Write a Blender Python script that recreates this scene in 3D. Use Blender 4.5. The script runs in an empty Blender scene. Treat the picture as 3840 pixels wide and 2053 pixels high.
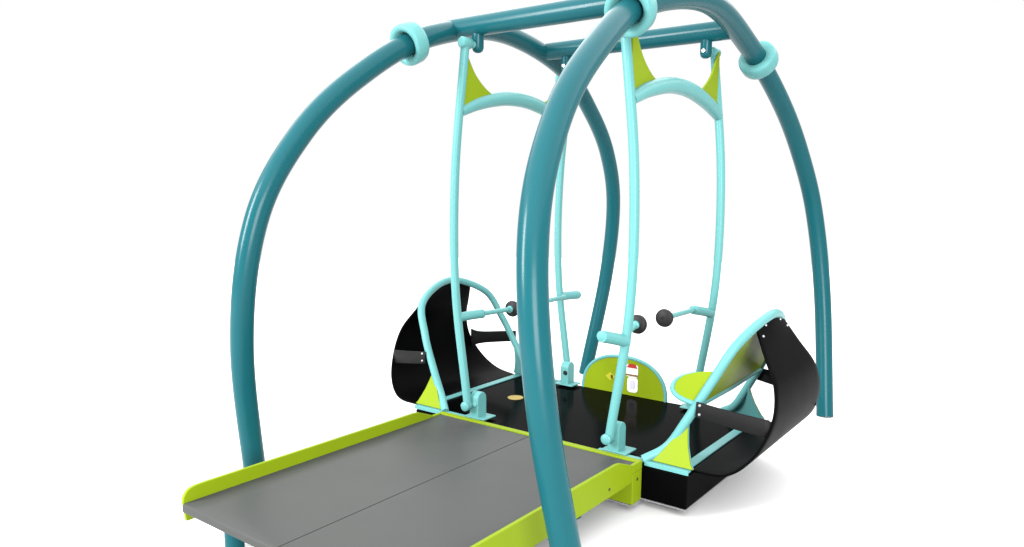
import bpy, bmesh, math, random
from mathutils import Vector, Matrix

scene = bpy.context.scene
COL = scene.collection
V = Vector

# ------------------------------------------------------------------ helpers
def catmull(P, n=14):
    P = [V(p) for p in P]
    Q = [2 * P[0] - P[1]] + P + [2 * P[-1] - P[-2]]
    out = []
    for i in range(1, len(Q) - 2):
        a, b, c, d = Q[i - 1], Q[i], Q[i + 1], Q[i + 2]
        for k in range(n):
            t = k / n
            out.append(.5 * ((2 * b) + (-a + c) * t + (2 * a - 5 * b + 4 * c - d) * t * t
                             + (-a + 3 * b - 3 * c + d) * t ** 3))
    out.append(P[-1])
    return out


def link(name, bm, material, parent, smooth=False, bevel=0.0, segs=2):
    me = bpy.data.meshes.new(name)
    bmesh.ops.recalc_face_normals(bm, faces=bm.faces)
    bm.to_mesh(me)
    bm.free()
    o = bpy.data.objects.new(name, me)
    COL.objects.link(o)
    me.materials.append(material)
    if smooth:
        for p in me.polygons:
            p.use_smooth = True
    if bevel:
        m = o.modifiers.new('bevel', 'BEVEL')
        m.width = bevel
        m.segments = segs
        m.limit_method = 'ANGLE'
        m.angle_limit = math.radians(40)
        m.harden_normals = True
        for p in me.polygons:
            p.use_smooth = True
    if parent:
        o.parent = parent
    return o


def sharp(o, deg=40):
    me = o.data
    bm = bmesh.new(); bm.from_mesh(me)
    for e in bm.edges:
        if len(e.link_faces) == 2 and e.calc_face_angle(0) > math.radians(deg):
            e.smooth = False
    bm.to_mesh(me); bm.free()
    return o


def add_sweep(bm, pts, rad, seg=28, cap=True, ry=None):
    """Round tube along a polyline (parallel-transported frame)."""
    pts = [V(p) for p in pts]
    n = len(pts)
    tang = []
    for i in range(n):
        t = (pts[min(i + 1, n - 1)] - pts[max(i - 1, 0)])
        tang.append(t.normalized())
    up = V((0, 0, 1)) if abs(tang[0].z) < .9 else V((1, 0, 0))
    u = (up - tang[0] * up.dot(tang[0])).normalized()
    rings = []
    for i in range(n):
        if i:
            q = tang[i - 1].rotation_difference(tang[i])
            u = q @ u
        u = (u - tang[i] * u.dot(tang[i])).normalized()
        w = tang[i].cross(u)
        r = rad[i] if isinstance(rad, (list, tuple)) else rad
        rings.append([bm.verts.new(pts[i] + (u * math.cos(2 * math.pi * k / seg)
                                             + w * math.sin(2 * math.pi * k / seg)) * r) for k in range(seg)])
    for a, b in zip(rings, rings[1:]):
        for k in range(seg):
            bm.faces.new((a[k], a[(k + 1) % seg], b[(k + 1) % seg], b[k]))
    if cap:
        bm.faces.new(rings[0][::-1]); bm.faces.new(rings[-1])
    return bm


def tube(name, pts, rad, material, parent, seg=28):
    bm = bmesh.new()
    add_sweep(bm, pts, rad, seg)
    return sharp(link(name, bm, material, parent, smooth=True), 50)


def lathe(name, profile, origin, axis, material, parent, seg=40, closed=False):
    """profile: list of (r, h) revolved round axis at origin."""
    axis = V(axis).normalized()
    q = V((0, 0, 1)).rotation_difference(axis)
    bm = bmesh.new()
    rings = []
    for r, h in profile:
        if r < 1e-6:
            rings.append([bm.verts.new(V(origin) + q @ V((0, 0, h)))])
        else:
            rings.append([bm.verts.new(V(origin) + q @ V((r * math.cos(2 * math.pi * k / seg),
                                                          r * math.sin(2 * math.pi * k / seg), h))) for k in range(seg)])
    prs = list(zip(rings, rings[1:]))
    if closed:
        prs.append((rings[-1], rings[0]))
    for a, b in prs:
        if len(a) == 1 and len(b) == 1:
            continue
        for k in range(seg):
            if len(a) == 1:
                bm.faces.new((a[0], b[(k + 1) % seg], b[k]))
            elif len(b) == 1:
                bm.faces.new((a[k], a[(k + 1) % seg], b[0]))
            else:
                bm.faces.new((a[k], a[(k + 1) % seg], b[(k + 1) % seg], b[k]))
    return sharp(link(name, bm, material, parent, smooth=True), 42)


def add_box(bm, lo, hi):
    vs = [bm.verts.new((x, y, z)) for x in (lo[0], hi[0]) for y in (lo[1], hi[1]) for z in (lo[2], hi[2])]
    for f in ((0, 1, 3, 2), (4, 6, 7, 5), (0, 4, 5, 1), (2, 3, 7, 6), (0, 2, 6, 4), (1, 5, 7, 3)):
        bm.faces.new([vs[i] for i in f])


def box(name, lo, hi, material, parent, bevel=0.004):
    bm = bmesh.new()
    add_box(bm, lo, hi)
    return link(name, bm, material, parent, bevel=bevel)


def plate(name, outline, thick, material, parent, bevel=0.002):
    """Flat plate from a planar 3-D outline, thickened both ways along its normal."""
    P = [V(p) for p in outline]
    nrm = V((0, 0, 0))
    for a, b in zip(P, P[1:] + P[:1]):
        nrm += a.cross(b)
    nrm.normalize()
    bm = bmesh.new()
    A = [bm.verts.new(p + nrm * thick / 2) for p in P]
    B = [bm.verts.new(p - nrm * thick / 2) for p in P]
    bm.faces.new(A)
    bm.faces.new(B[::-1])
    for i in range(len(P)):
        j = (i + 1) % len(P)
        bm.faces.new((A[j], A[i], B[i], B[j]))
    return link(name, bm, material, parent, bevel=bevel)


def empty(name, loc, label=None, cat=None):
    o = bpy.data.objects.new(name, None)
    COL.objects.link(o)
    o.location = loc
    if label:
        o['label'] = label
        o['category'] = cat
    return o


# ---------------------------------------------------------------- materials
def mat(name, color, rough=.4, spec=.35, grain=0.0, scale=400., bump=0.0, coat=0.0, metal=0.0, mottle=0.0):
    m = bpy.data.materials.new(name)
    m.use_nodes = True
    nt = m.node_tree
    b = nt.nodes['Principled BSDF']
    b.inputs['Base Color'].default_value = (*color, 1)
    b.inputs['Roughness'].default_value = rough
    b.inputs['Specular IOR Level'].default_value = spec
    b.inputs['Metallic'].default_value = metal
    b.inputs['Coat Weight'].default_value = coat
    b.inputs['Coat Roughness'].default_value = .12
    tc = nt.nodes.new('ShaderNodeTexCoord')
    if bump:
        no = nt.nodes.new('ShaderNodeTexNoise')
        no.inputs['Scale'].default_value = scale
        no.inputs['Detail'].default_value = 3
        bp = nt.nodes.new('ShaderNodeBump')
        bp.inputs['Strength'].default_value = bump
        bp.inputs['Distance'].default_value = .001
        nt.links.new(tc.outputs['Object'], no.inputs['Vector'])
        nt.links.new(no.outputs['Fac'], bp.inputs['Height'])
        nt.links.new(bp.outputs['Normal'], b.inputs['Normal'])
    if mottle:
        n2 = nt.nodes.new('ShaderNodeTexNoise')
        n2.inputs['Scale'].default_value = 5
        n2.inputs['Detail'].default_value = 4
        mx = nt.nodes.new('ShaderNodeMix')
        mx.data_type = 'RGBA'
        mx.inputs['A'].default_value = (*[c * (1 - mottle) for c in color], 1)
        mx.inputs['B'].default_value = (*[min(1, c * (1 + mottle)) for c in color], 1)
        nt.links.new(tc.outputs['Object'], n2.inputs['Vector'])
        nt.links.new(n2.outputs['Fac'], mx.inputs['Factor'])
        nt.links.new(mx.outputs['Result'], b.inputs['Base Color'])
        mr = nt.nodes.new('ShaderNodeMapRange')
        mr.inputs['To Min'].default_value = max(.02, rough - .06)
        mr.inputs['To Max'].default_value = rough + .06
        nt.links.new(n2.outputs['Fac'], mr.inputs['Value'])
        nt.links.new(mr.outputs['Result'], b.inputs['Roughness'])
    return m


TEAL = mat('teal_powder_coat', (.0040, .050, .060), .24, .10, bump=.012, mottle=.04)
CYAN = mat('aqua_powder_coat', (.068, .198, .196), .32, .10, bump=.012, mottle=.03)
LIME = mat('lime_plastic', (.122, .172, .0045), .42, .05, bump=.1, mottle=.03)
BLACK = mat('black_plastic', (.0010, .0010, .0011), .4, .009, bump=.1, mottle=.1)
CHAR = mat('charcoal_plastic', (.0065, .0065, .0068), .5, .06, bump=.1, mottle=.1)
DECK = mat('black_deck', (.0009, .0010, .0010), .14, .005, bump=.02)
GREY = mat('grey_decking', (.0360, .0378, .0365), .38, .05, bump=.15, scale=250, mottle=.03)
RUBBER = mat('dark_grip_rubber', (.008, .008, .0085), .5, .12, bump=.2)
STEEL = mat('steel_bolt', (.30, .32, .33), .35, .5, metal=.7)
WHITE = mat('white_label', (.48, .46, .43), .5, .2)
PALE = mat('pale_grey_label', (.33, .33, .37), .5, .2)
TRAY = mat('galvanised_tray', (.16, .16, .165), .5, .2)
RED = mat('red_label', (.22, .015, .012), .5, .2)
BROWN = mat('brown_label_line', (.11, .055, .02), .5, .2)
YELLOW = mat('yellow_label', (.24, .235, .010), .5, .2)
CREAM = mat('cream_yellow_label', (.18, .135, .028), .5, .2)
DARKDOT = mat('dark_label_mark', (.03, .03, .004), .5, .2)
FLOOR = mat('white_studio_floor', (.50, .50, .50), .8, .03)

# dimensions (metres, ground at z = 0, x along the swing, y away from the ramp)
L, W, ZD, ZB0 = .992, .60, .257, .047
BY, BZ = .506, 2.729

# -------------------------------------------------------------------- frame
frame = empty('arch_frame', (0, 0, 0), 'teal tubular frame of two tall arches joined by crossbeams, with aqua collars', 'play frame')
TR = .062
X = [1.0836, .9679, .8753, .8076, .7620, .7172, .7343]
Y = [1.8254, 1.9585, 1.9008, 1.6502, 1.2706, .7447, 0.0]
Z = [0.0, .9091, 1.5750, 2.0266, 2.3641, 2.6493, 2.7900]


def half_arch(sx, sy):
    P = [V((sx * X[i], sy * Y[i], Z[i])) for i in range(7)] + [V((sx * X[5], -sy * Y[5], Z[5]))]
    return catmull(P, 16)[:-16]


def cut(curve, ycut):
    for i, p in enumerate(curve):
        if i > 40 and abs(p.y) < ycut:
            return i
COLLAR_Y = .895
for sx in (-1, 1):
    arch = []
    for sy in (-1, 1):
        c = half_arch(sx, sy)
        i = cut(c, COLLAR_Y)
        tube('leg', c[:i + 1], TR, TEAL, frame, 40)
        t = (c[i + 1] - c[i - 1]).normalized()
        prof = [(.0655, -.010), (.084, -.044), (.097, -.050), (.110, -.050), (.118, -.044), (.1225, -.028), (.1225, .024),
                (.118, .040), (.110, .047), (.094, .049), (.080, .048), (.0655, .044)]
        lathe('collar', prof, c[i], t, CYAN, frame, 48, closed=True)
        seg = c[i:]
        arch.append(seg)
    tube('arch', arch[0] + arch[1][::-1][1:], TR + .002, TEAL, frame, 40)
for sy in (-1, 1):
    tube('crossbeam', [(x * .742, sy * BY, BZ) for x in (-1, -.9, -.5, 0, .5, .9, 1)], .0615, TEAL, frame, 40)
    for sx in (-1, 1):
        # lug under the beam that carries the hanger's axle
        px = sx * .522
        br = lathe('pivot_bracket', [(0, .07), (.036, .07), (.036, -.028), (.030, -.046), (.016, -.056), (0, -.058)],
                   (px, sy * BY, 2.625), (0, 0, 1), TEAL, frame, 28)
        lathe('bolt', [(0, .002), (.011, .002), (.013, -.003), (.013, -.014), (0, -.014)],
              (px, -.036 + sy * BY - .004, 2.612), (0, -1, 0), STEEL, br, 16)

# -------------------------------------------------------------------- swing
swing = empty('platform_swing', (0, 0, ZB0), 'black platform swing with aqua hangers and two facing seats, lime panels', 'swing')
swing_inv = V((0, 0, ZB0))


def S(o):            # parts are modelled in world space; keep them there under the swing's empty
    if o.parent is swing:
        o.matrix_parent_inverse = Matrix.Translation(-swing_inv)
    return o

body = S(box('platform_body', (-L, -W, ZB0), (L, W, ZD - .022), BLACK, swing, .006))
S(box('base_tray', (-L + .002, -W + .002, ZB0 - .011), (L - .002, W - .002, ZB0 - .002), TRAY, swing, .002))
S(box('deck', (-L + .004, -W + .004, ZD - .0215), (L - .004, W - .004, ZD - .004), DECK, swing, .004))
# aqua edge trims at the ends and cross strips
for sx in (-1, 1):
    for sy in (-1, 1):
        a, b = sorted((sx * .44, sx * (L + .006)))
        c, d = sorted((sy * (W - .035), sy * (W - .0007)))
        S(box('edge_trim', (a, c, ZD - .0035), (b, d, ZD + .010), CYAN, swing, .003))
        if sy < 0:
            e, f = sorted((sx * .742, sx * (L + .006)))
            S(box('edge_lip', (e, -W - .0075, ZD - .015), (f, -W - .0004, ZD + .0105), CYAN, swing, .002))
    a, b = sorted((sx * (L - .012), sx * (L - .068)))
    S(box('cross_strip', (a, -W + .04, ZD - .0035), (b, W - .04, ZD + .006), CYAN, swing, .003))

# floor sticker
S(plate('floor_sticker', [(-.586 + .056 * math.cos(t), .010 + .058 * math.sin(t), ZD - .002) for t in [2 * math.pi * k / 32 for k in range(32)]], .003, CREAM, swing, 0))

# hangers
HX = [.5246, .6228, .6218, .5419]
HZ = [.377, .377 + 2.202 / 3, .377 + 4.404 / 3, 2.579]
HY = .607


def hx_at(z):
    P = catmull([V((HX[i], 0, HZ[i])) for i in range(4)], 40)
    return min(P, key=lambda p: abs(p.z - z)).x

for sx in (-1, 1):
    for sy in (-1, 1):
        pts = catmull([V((sx * HX[i], sy * HY, HZ[i])) for i in range(4)], 14)
        d0 = (pts[0] - pts[1]).normalized(); d1 = (pts[-1] - pts[-2]).normalized()
        pts = [pts[0] + d0 * .02] + pts + [pts[-1] + d1 * .035]
        h = S(tube('hanger', pts, .0268, CYAN, swing, 24))
        # top hub and axle
        lathe('top_hub', [(0, -.044), (.026, -.044), (.033, -.036), (.033, .036), (.026, .044), (0, .044)],
              (sx * .535, sy * HY, 2.615), (0, 1, 0), CYAN, h, 28)
        tube('axle', [(sx * .53, sy * (BY + .02), 2.612), (sx * .533, sy * (HY - .03), 2.614)], .022, CYAN, h, 20)
        # foot hub
        lathe('foot_hub', [(0, -.042), (.022, -.042), (.031, -.034), (.031, .036), (.024, .044), (0, .044)],
              (sx * .518, sy * (HY + .004), .352), (0, sy * -1, 0), CYAN, h, 28)
        # handle
        zh = .925
        xh = sx * hx_at(zh)
        inner = (sx * sy > 0)            # these two carry the long inward handle
        if inner:
            y0, y1, y2 = sy * .585, sy * .42, (sy * .09 if sy < 0 else -.008)
            za, zc, ze = zh, (.928 if sy < 0 else .962), (.918 if sy < 0 else .968)
        else:
            y0, y1, y2 = sy * .585, sy * .785, (sy * .39 if sy < 0 else .27)
            za, zc, ze = zh, (.972 if sy < 0 else .920), (.980 if sy < 0 else .92)
        xo = xh * .92
        tube('handle_socket', catmull([(xh, sy * .600, za - .004), ((xh + xo) / 2, sy * .3 + y1 * .5, .5 * (za + zc)), (xo, y1, zc)], 8), .030 if inner else .033, CYAN, h, 24)
        lathe('socket_end', [(0, .004), (.020, .004), (.031, -.002), (.031, -.010), (0, -.010)], (xo, y1 + (.006 if y1 > y0 else -.006), zc),
              (0, 1 if y1 > y0 else -1, 0), CYAN if sy < 0 or inner else TEAL, h, 24)
        st = y1 if inner else sy * .60
        tube('handle_bar', catmull([(xo, st, zc if inner else za), (xo, .5 * (st + y2), .5 * (zc + ze) if inner else .5 * (za + ze)), (xo, y2, ze)], 8), .0165, CYAN, h, 20)
        yg = y2 - sy * .012
        g = lathe('grip', [(0, -.022), (.040, -.022), (.053, -.014), (.057, 0), (.054, .014), (.042, .022), (.010, .024), (.008, .018), (0, .018)],
                  (xo, yg, ze), (0, -sy, 0), RUBBER, h, 36)
        lathe('grip_cap', [(0, -.004), (.022, -.004), (.025, .002), (.024, .012), (.012, .02), (0, .021)], (xo, yg + sy * .022, ze), (0, sy, 0), CYAN, h, 24)
        # foot bracket bolted on the deck
        xa, xb = .503, .570
        if sx < 0:
            xa, xb = -.520, -.450
        yb = sy * .598
        bm = bmesh.new()
        ya, ye = sy * .590, sy * .500
        ym, ry = (ya + ye) / 2, abs(ya - ye) / 2
        prof = [(ya, ZD + .010), (ya, .392)] + [(ym + (ya - ym) * math.cos(t), .392 + .047 * math.sin(t)) for t in [math.pi * k / 12 for k in range(1, 12)]] + [(ye, .392), (ye, ZD + .010)]
        A = [bm.verts.new((xa, y, z)) for y, z in prof]; B = [bm.verts.new((xb, y, z)) for y, z in prof]
        bm.faces.new(A); bm.faces.new(B[::-1])
        for i in range(len(prof)):
            j = (i + 1) % len(prof)
            bm.faces.new((A[j], A[i], B[i], B[j]))
        k = S(link('foot_bracket', bm, CYAN, swing, bevel=.005))
        box('base_plate', (xa - .035, min(ya + sy * .006, ye - sy * .03), ZD + .0102), (xb + .055, max(ya + sy * .006, ye - sy * .03), ZD + .020), CYAN, k, .003)
        lathe('bolt', [(0, .01), (.012, .01), (.018, .004), (.018, 0), (0, 0)], ((xa + xb) / 2 - sx * .01, min(ya, ye), .36), (0, -1, 0), RUBBER if sy > 0 else CYAN, k, 16)

# yokes with lime corner fins
for sx in (-1, 1):
    yz = [(-.600, 2.214), (-.44, 2.272), (-.25, 2.316), (-.09, 2.336), (.09, 2.336), (.25, 2.316), (.44, 2.272), (.600, 2.214)]
    xx = [hx_at(z) for _, z in yz]
    pts = catmull([(sx * xx[0] * (1), y, z) for (y, z) in yz], 8)
    nn = len(pts)
    rr = [.046 - .014 * abs(2 * i / (nn - 1) - 1) ** 3 for i in range(nn)]
    yo = S(tube('yoke', pts, rr, CYAN, swing, 28))
    for sy in (-1, 1):
        top = V((0, sy * .590, 2.575))
        edge = catmull([(0, .590, 2.615), (0, .550, 2.560), (0, .472, 2.452), (0, .370, 2.376), (0, .275, 2.336)], 6)
        low = [(0, .36, 2.29), (0, .46, 2.262), (0, .585, 2.225)]
        x0 = sx * .575
        out = [V((x0, sy * p[1], p[2])) for p in edge] + [V((x0, sy * p[1], p[2])) for p in low]
        plate('fin', out, .014, LIME, yo)

# end loops (aqua) with gussets, black scoop seats
LP = [(.728, .594, .268), (.832, .515, .345), (.928, .487, .509), (1.04, .449, .73), (1.142, .356, .945), (1.2, 0, 1.06)]
LPC = catmull([V((x, -y, z)) for x, y, z in LP] + [V((x, y, z)) for x, y, z in LP[::-1][1:]], 12)
SH = [(.992, .55, .257), (1.184, .57, .284), (1.306, .52, .392), (1.365, .435, .563), (1.347, .369, .73), (1.263, .294, .877), (1.176, .219, 1.026)]
SHC = catmull([V(p) for p in SH], 10)
SHC[0].x -= .0
for sx in (-1, 1):
    lp = S(tube('seat_loop', [V((sx * p.x, p.y, p.z)) for p in LPC], .0255, CYAN, swing, 24))
    for sy in (-1, 1):
        # gusset between loop and deck edge, leaning in with the loop
        def gp(x, z):
            k = max(0, (z - .27) / .23)
            return V((sx * x, sy * (.570 - .100 * k), z))
        conc = [(.935, .490), (.946, .43), (.960, .375), (.980, .325), (.994, .293), (1.012, .269)]
        out = [gp(.775, .269), gp(.82, .325), gp(.875, .408)] + [gp(x, z) for x, z in conc]
        off = V((0, sy * .0065, 0))
        plate('gusset', [p + off for p in out], .011, LIME, lp)
        plate('gusset_backing', [p - off for p in out], .010, CYAN, lp)
    # scoop shell: curved sheet that narrows upwards
    bm = bmesh.new()
    ts = [i / 8 - 1 for i in range(17)]
    rows = []
    for p in SHC:
        xx = p.x if p.z > .262 else p.x
        k = max(0, (p.z - .90) / .126)
        rows.append([bm.verts.new((sx * (xx + .010 * k * (1 - t * t)), t * p.y, p.z - .004 + .030 * k * (1 - t * t))) for t in ts])
    for a, b in zip(rows, rows[1:]):
        for i in range(16):
            bm.faces.new((a[i], a[i + 1], b[i + 1], b[i]))
    bmesh.ops.recalc_face_normals(bm, faces=bm.faces)
    sh = link('seat_shell', bm, BLACK, swing, smooth=True)
    md = sh.modifiers.new('thick', 'SOLIDIFY'); md.thickness = .014; md.offset = 0
    mb = sh.modifiers.new('bevel', 'BEVEL'); mb.width = .003; mb.segments = 2; mb.limit_method = 'ANGLE'; mb.angle_limit = math.radians(50)
    S(sh)
    for sy in (-1, 1):
        A = V((sx * (.985 if sy < 0 else .950), sy * .508, .585)); B = V((sx * 1.354, sy * .440, .530))
        bm = bmesh.new()
        rows = []
        for k in range(15):
            t = k / 14
            c = A.lerp(B, t) + V((0, sy * .012 * math.sin(math.pi * t), 0))
            hgt = .042 + .006 * t + .030 * t ** 9 * (sy > 0)
            rows.append([bm.verts.new(c + V((0, 0, hgt))), bm.verts.new(c - V((0, 0, hgt)))])
        for a, b in zip(rows, rows[1:]):
            bm.faces.new((a[0], a[1], b[1], b[0]))
        ar = link('arm_strap', bm, CHAR, sh, smooth=True)
        m2 = ar.modifiers.new('thick', 'SOLIDIFY'); m2.thickness = .012; m2.offset = 0
        m3 = ar.modifiers.new('bevel', 'BEVEL'); m3.width = .002; m3.limit_method = 'ANGLE'
        for dz in (-.024, .026):
            q = A + V((sx * .022, sy * .008, dz))
            lathe('bolt', [(0, .006), (.005, .0055), (.008, .002), (.008, -.002), (0, -.002)], q, (0, sy, 0), STEEL, sh, 14)
        # bolts at the head of the shell
    for yb, zb, xb in ((-.125, 1.012, 1.200), (-.21, .965, 1.218), (.125, 1.012, 1.200), (.21, .965, 1.218)):
        lathe('bolt', [(0, .010), (.005, .0095), (.0075, .006), (.0075, -.004), (0, -.004)], (sx * xb, yb, zb), (sx * .88, 0, .47), STEEL, sh, 14)

# half-round barrier panel on the far edge
PX, PW, PH = -.028, .338, .278
arc = [(PX + PW * math.copysign(abs(math.cos(t)) ** .86, math.cos(t)), ZD - .0032 + PH * math.sin(t) ** .86) for t in [math.pi * k / 36 for k in range(37)]]
yP = W - .012
bp = S(plate('barrier_panel', [(x, yP, z) for x, z in arc], .016, LIME, swing))
tube('rim', [(x, yP, z) for x, z in arc], .0135, CYAN, bp, 18)


def rrect(cx, cz, w, h, r, y, n=6):
    out = []
    for ox, oz, a0 in ((w / 2 - r, h / 2 - r, 0), (-w / 2 + r, h / 2 - r, 90), (-w / 2 + r, -h / 2 + r, 180), (w / 2 - r, -h / 2 + r, 270)):
        for k in range(n + 1):
            a = math.radians(a0 + 90 * k / n)
            out.append((cx + ox + r * math.cos(a), y, cz + oz + r * math.sin(a)))
    return out
yf = yP - .010
lab = plate('warning_label', rrect(.046, .440, .094, .090, .012, yf), .003, WHITE, bp, 0)
plate('label_header', [(.003, yf - .003, .462), (.018, yf - .003, .487), (.046, yf - .003, .496), (.074, yf - .003, .487), (.089, yf - .003, .462)], .002, RED, bp, 0)
box('label_line', (.0, yf - .0042, .402), (.092, yf - .0018, .414), BROWN, bp, 0)
plate('notice_label', rrect(.052, .337, .084, .112, .024, yf), .003, WHITE, bp, 0)
plate('notice_text_block', rrect(.052, .337, .040, .062, .010, yf - .003), .002, PALE, bp, 0)
plate('caution_sticker', [(-.172, yf, .372), (-.132, yf, .404), (-.092, yf, .372), (-.132, yf, .340)], .003, YELLOW, bp, 0)
plate('caution_mark', rrect(-.118, .372, .016, .030, .007, yf - .003), .002, DARKDOT, bp, 0)

# lime back panel across the near-right loop, with an aqua bottom rail and a rounded wing
bpan = [V((.985, -.463, .602)), V((1.04, -.442, .72)), V((1.085, -.405, .83)), V((1.155, -.29, .965)),
        V((1.155, .29, .965)), V((1.085, .405, .83)), V((1.04, .442, .72)), V((.985, .463, .602))]
nx = V((.86, 0, -.5))
bk = S(plate('back_panel', bpan, .012, LIME, swing))
tube('bottom_rail', [(.983, -.468, .600), (.990, 0, .602), (.998, .468, .625)], .016, CYAN, bk, 18)
wing = [(.985, .600), (.952, .604), (.905, .612), (.862, .626), (.832, .648), (.824, .672), (.830, .697), (.850, .724), (.890, .750), (.950, .772), (1.02, .786), (1.058, .79)]
W3 = [V((x, -.470 + (z - .60) * .16, z)) for x, z in wing]
wg = plate('wing', W3, .010, LIME, bk)
wr = catmull(W3[:10], 5)
tube('wing_rim', wr, [.0150 if i < 26 else max(.005, .0150 - .0007 * (i - 26)) for i in range(len(wr))], CYAN, bk, 16)

# --------------------------------------------------------------------- ramp
ramp = empty('entry_ramp', (0, -1.55, 0), 'grey entry platform with lime side curbs leading up to the swing', 'ramp')
RI = Matrix.Translation(V((0, 1.55, 0)))


def Rr(o):
    if o.parent is ramp:
        o.matrix_parent_inverse = RI
    return o
for sx in (-1, 1):
    a, b = sorted((sx * .0022, sx * .713))
    bm = bmesh.new()
    prof = [(-2.486, .224), (-2.492, .232), (-2.492, .258), (-2.487, .266), (-2.478, .2695), (-2.40, .2695), (-.654, .2660), (-.654, .224)]
    A = [bm.verts.new((a, y, z)) for y, z in prof]; B = [bm.verts.new((b, y, z)) for y, z in prof]
    bm.faces.new(A); bm.faces.new(B[::-1])
    for i in range(len(prof)):
        j = (i + 1) % len(prof)
        bm.faces.new((A[j], A[i], B[i], B[j]))
    Rr(link('deck_board', bm, GREY, ramp, bevel=.002))
    # curb
    out = []
    out += [(-2.472, .176)]
    fr = catmull([V((0, -2.484, .27)), V((0, -2.478, .300)), V((0, -2.455, .327)), V((0, -2.415, .338)), V((0, -2.36, .340))], 5)
    out += [(p.y, p.z) for p in fr]
    out += [(-.90, .332), (-.86, .326), (-.722, .273), (-.722, .176)]
    xc = sx * .7235
    cb = Rr(plate('curb', [(xc, y, z) for y, z in out], .020, LIME, ramp, .003))
    for yy in (-1.93, -1.42, -.98):
        lathe('screw', [(0, .003), (.007, .003), (.009, 0), (.009, -.002), (0, -.002)], (sx * .7335, yy, .222), (sx, 0, 0), DARKDOT, cb, 14)
# lime end frame below the boards where they meet the swing
bm = bmesh.new()
add_box(bm, (-.7335, -.7195, .045), (.7335, -.613, .2225))
ef = Rr(link('end_frame', bm, LIME, ramp, bevel=.004))
box('bottom_strip', (-.7325, -.7185, .034), (.7325, -.614, .043), TRAY, ef, .002)
for sx in (-1, 1):
    a, b = sorted((sx * .7145, sx * .7335))
    box('side_strip', (a, -.7195, .224), (b, -.6535, .2735), LIME, ef, .003)
box('end_strip', (-.7335, -.6525, .224), (.7335, -.613, .2735), LIME, ef, .003)
for sx in (-1, 1):
    for yy in (-.655, -.69):
        pass
    lathe('screw', [(0, .003), (.008, .003), (.010, 0), (.010, -.002), (0, -.002)], (sx * .7335, -.668, .180), (sx, 0, 0), DARKDOT, ef, 14)
for sx in (-1, 1):
    for yy in (-2.36, -.95):
        Rr(tube('support_leg', [(sx * .50, yy, 0), (sx * .50, yy, .223)], .045, TEAL, ramp, 24))

# ------------------------------------------------------------------- ground
bm = bmesh.new()
bmesh.ops.create_circle(bm, cap_ends=True, segments=96, radius=14)
g = link('ground', bm, FLOOR, None)
g['kind'] = 'structure'
g['label'] = 'seamless white studio floor'

# ------------------------------------------------------------------- lights
def area(name, loc, target, size, size_y, power, color=(1, 1, 1)):
    d = bpy.data.lights.new(name, 'AREA')
    d.shape = 'RECTANGLE'; d.size = size; d.size_y = size_y; d.energy = power; d.color = color
    o = bpy.data.objects.new(name, d)
    COL.objects.link(o)
    o.location = loc
    o.rotation_euler = (V(target) - V(loc)).to_track_quat('-Z', 'Y').to_euler()
    return o
area('ceiling_softbox', (0, 2, 15), (0, 2, 0), 60, 60, 36000)
area('key_softbox', (-5.2, -9.8, 4.8), (0, 0, 1.0), 2.4, 4.5, 2700)
area('fill_softbox', (8.0, -8.5, 2.6), (0.6, 0, 0.7), 5.0, 4.0, 2100)

w = bpy.data.worlds.new('World')
scene.world = w
w.use_nodes = True
w.node_tree.nodes['Background'].inputs['Color'].default_value = (1, 1, 1, 1)
w.node_tree.nodes['Background'].inputs['Strength'].default_value = 1.0

# ------------------------------------------------------------------- camera
cx, cy, f = 1852.73, 1152.16, 2837.36
yaw, pit, roll = .657076, -.1588055, .0047334
fw = V((-math.sin(yaw) * math.cos(pit), math.cos(yaw) * math.cos(pit), math.sin(pit)))
rt = V((math.cos(yaw), math.sin(yaw), 0)); up = rt.cross(fw)
r2 = rt * math.cos(roll) + up * math.sin(roll); u2 = up * math.cos(roll) - rt * math.sin(roll)
cam = bpy.data.cameras.new('camera')
co = bpy.data.objects.new('camera', cam)
COL.objects.link(co)
M = Matrix((r2, u2, -fw)).transposed().to_4x4()
M.translation = V((2.51846, -4.27243, 1.76228))
co.matrix_world = M
cam.sensor_width = 36
cam.lens = 36 * f / 3840
cam.shift_x = (1920 - cx) / 3840
cam.shift_y = (cy - 1026.5) / 3840
cam.clip_end = 200
scene.camera = co

scene.view_settings.view_transform = 'Standard'
scene.view_settings.look = 'None'
scene.view_settings.exposure = 0
scene.view_settings.gamma = 1
scene.view_settings.use_curve_mapping = False
scene.cycles.max_bounces = 8
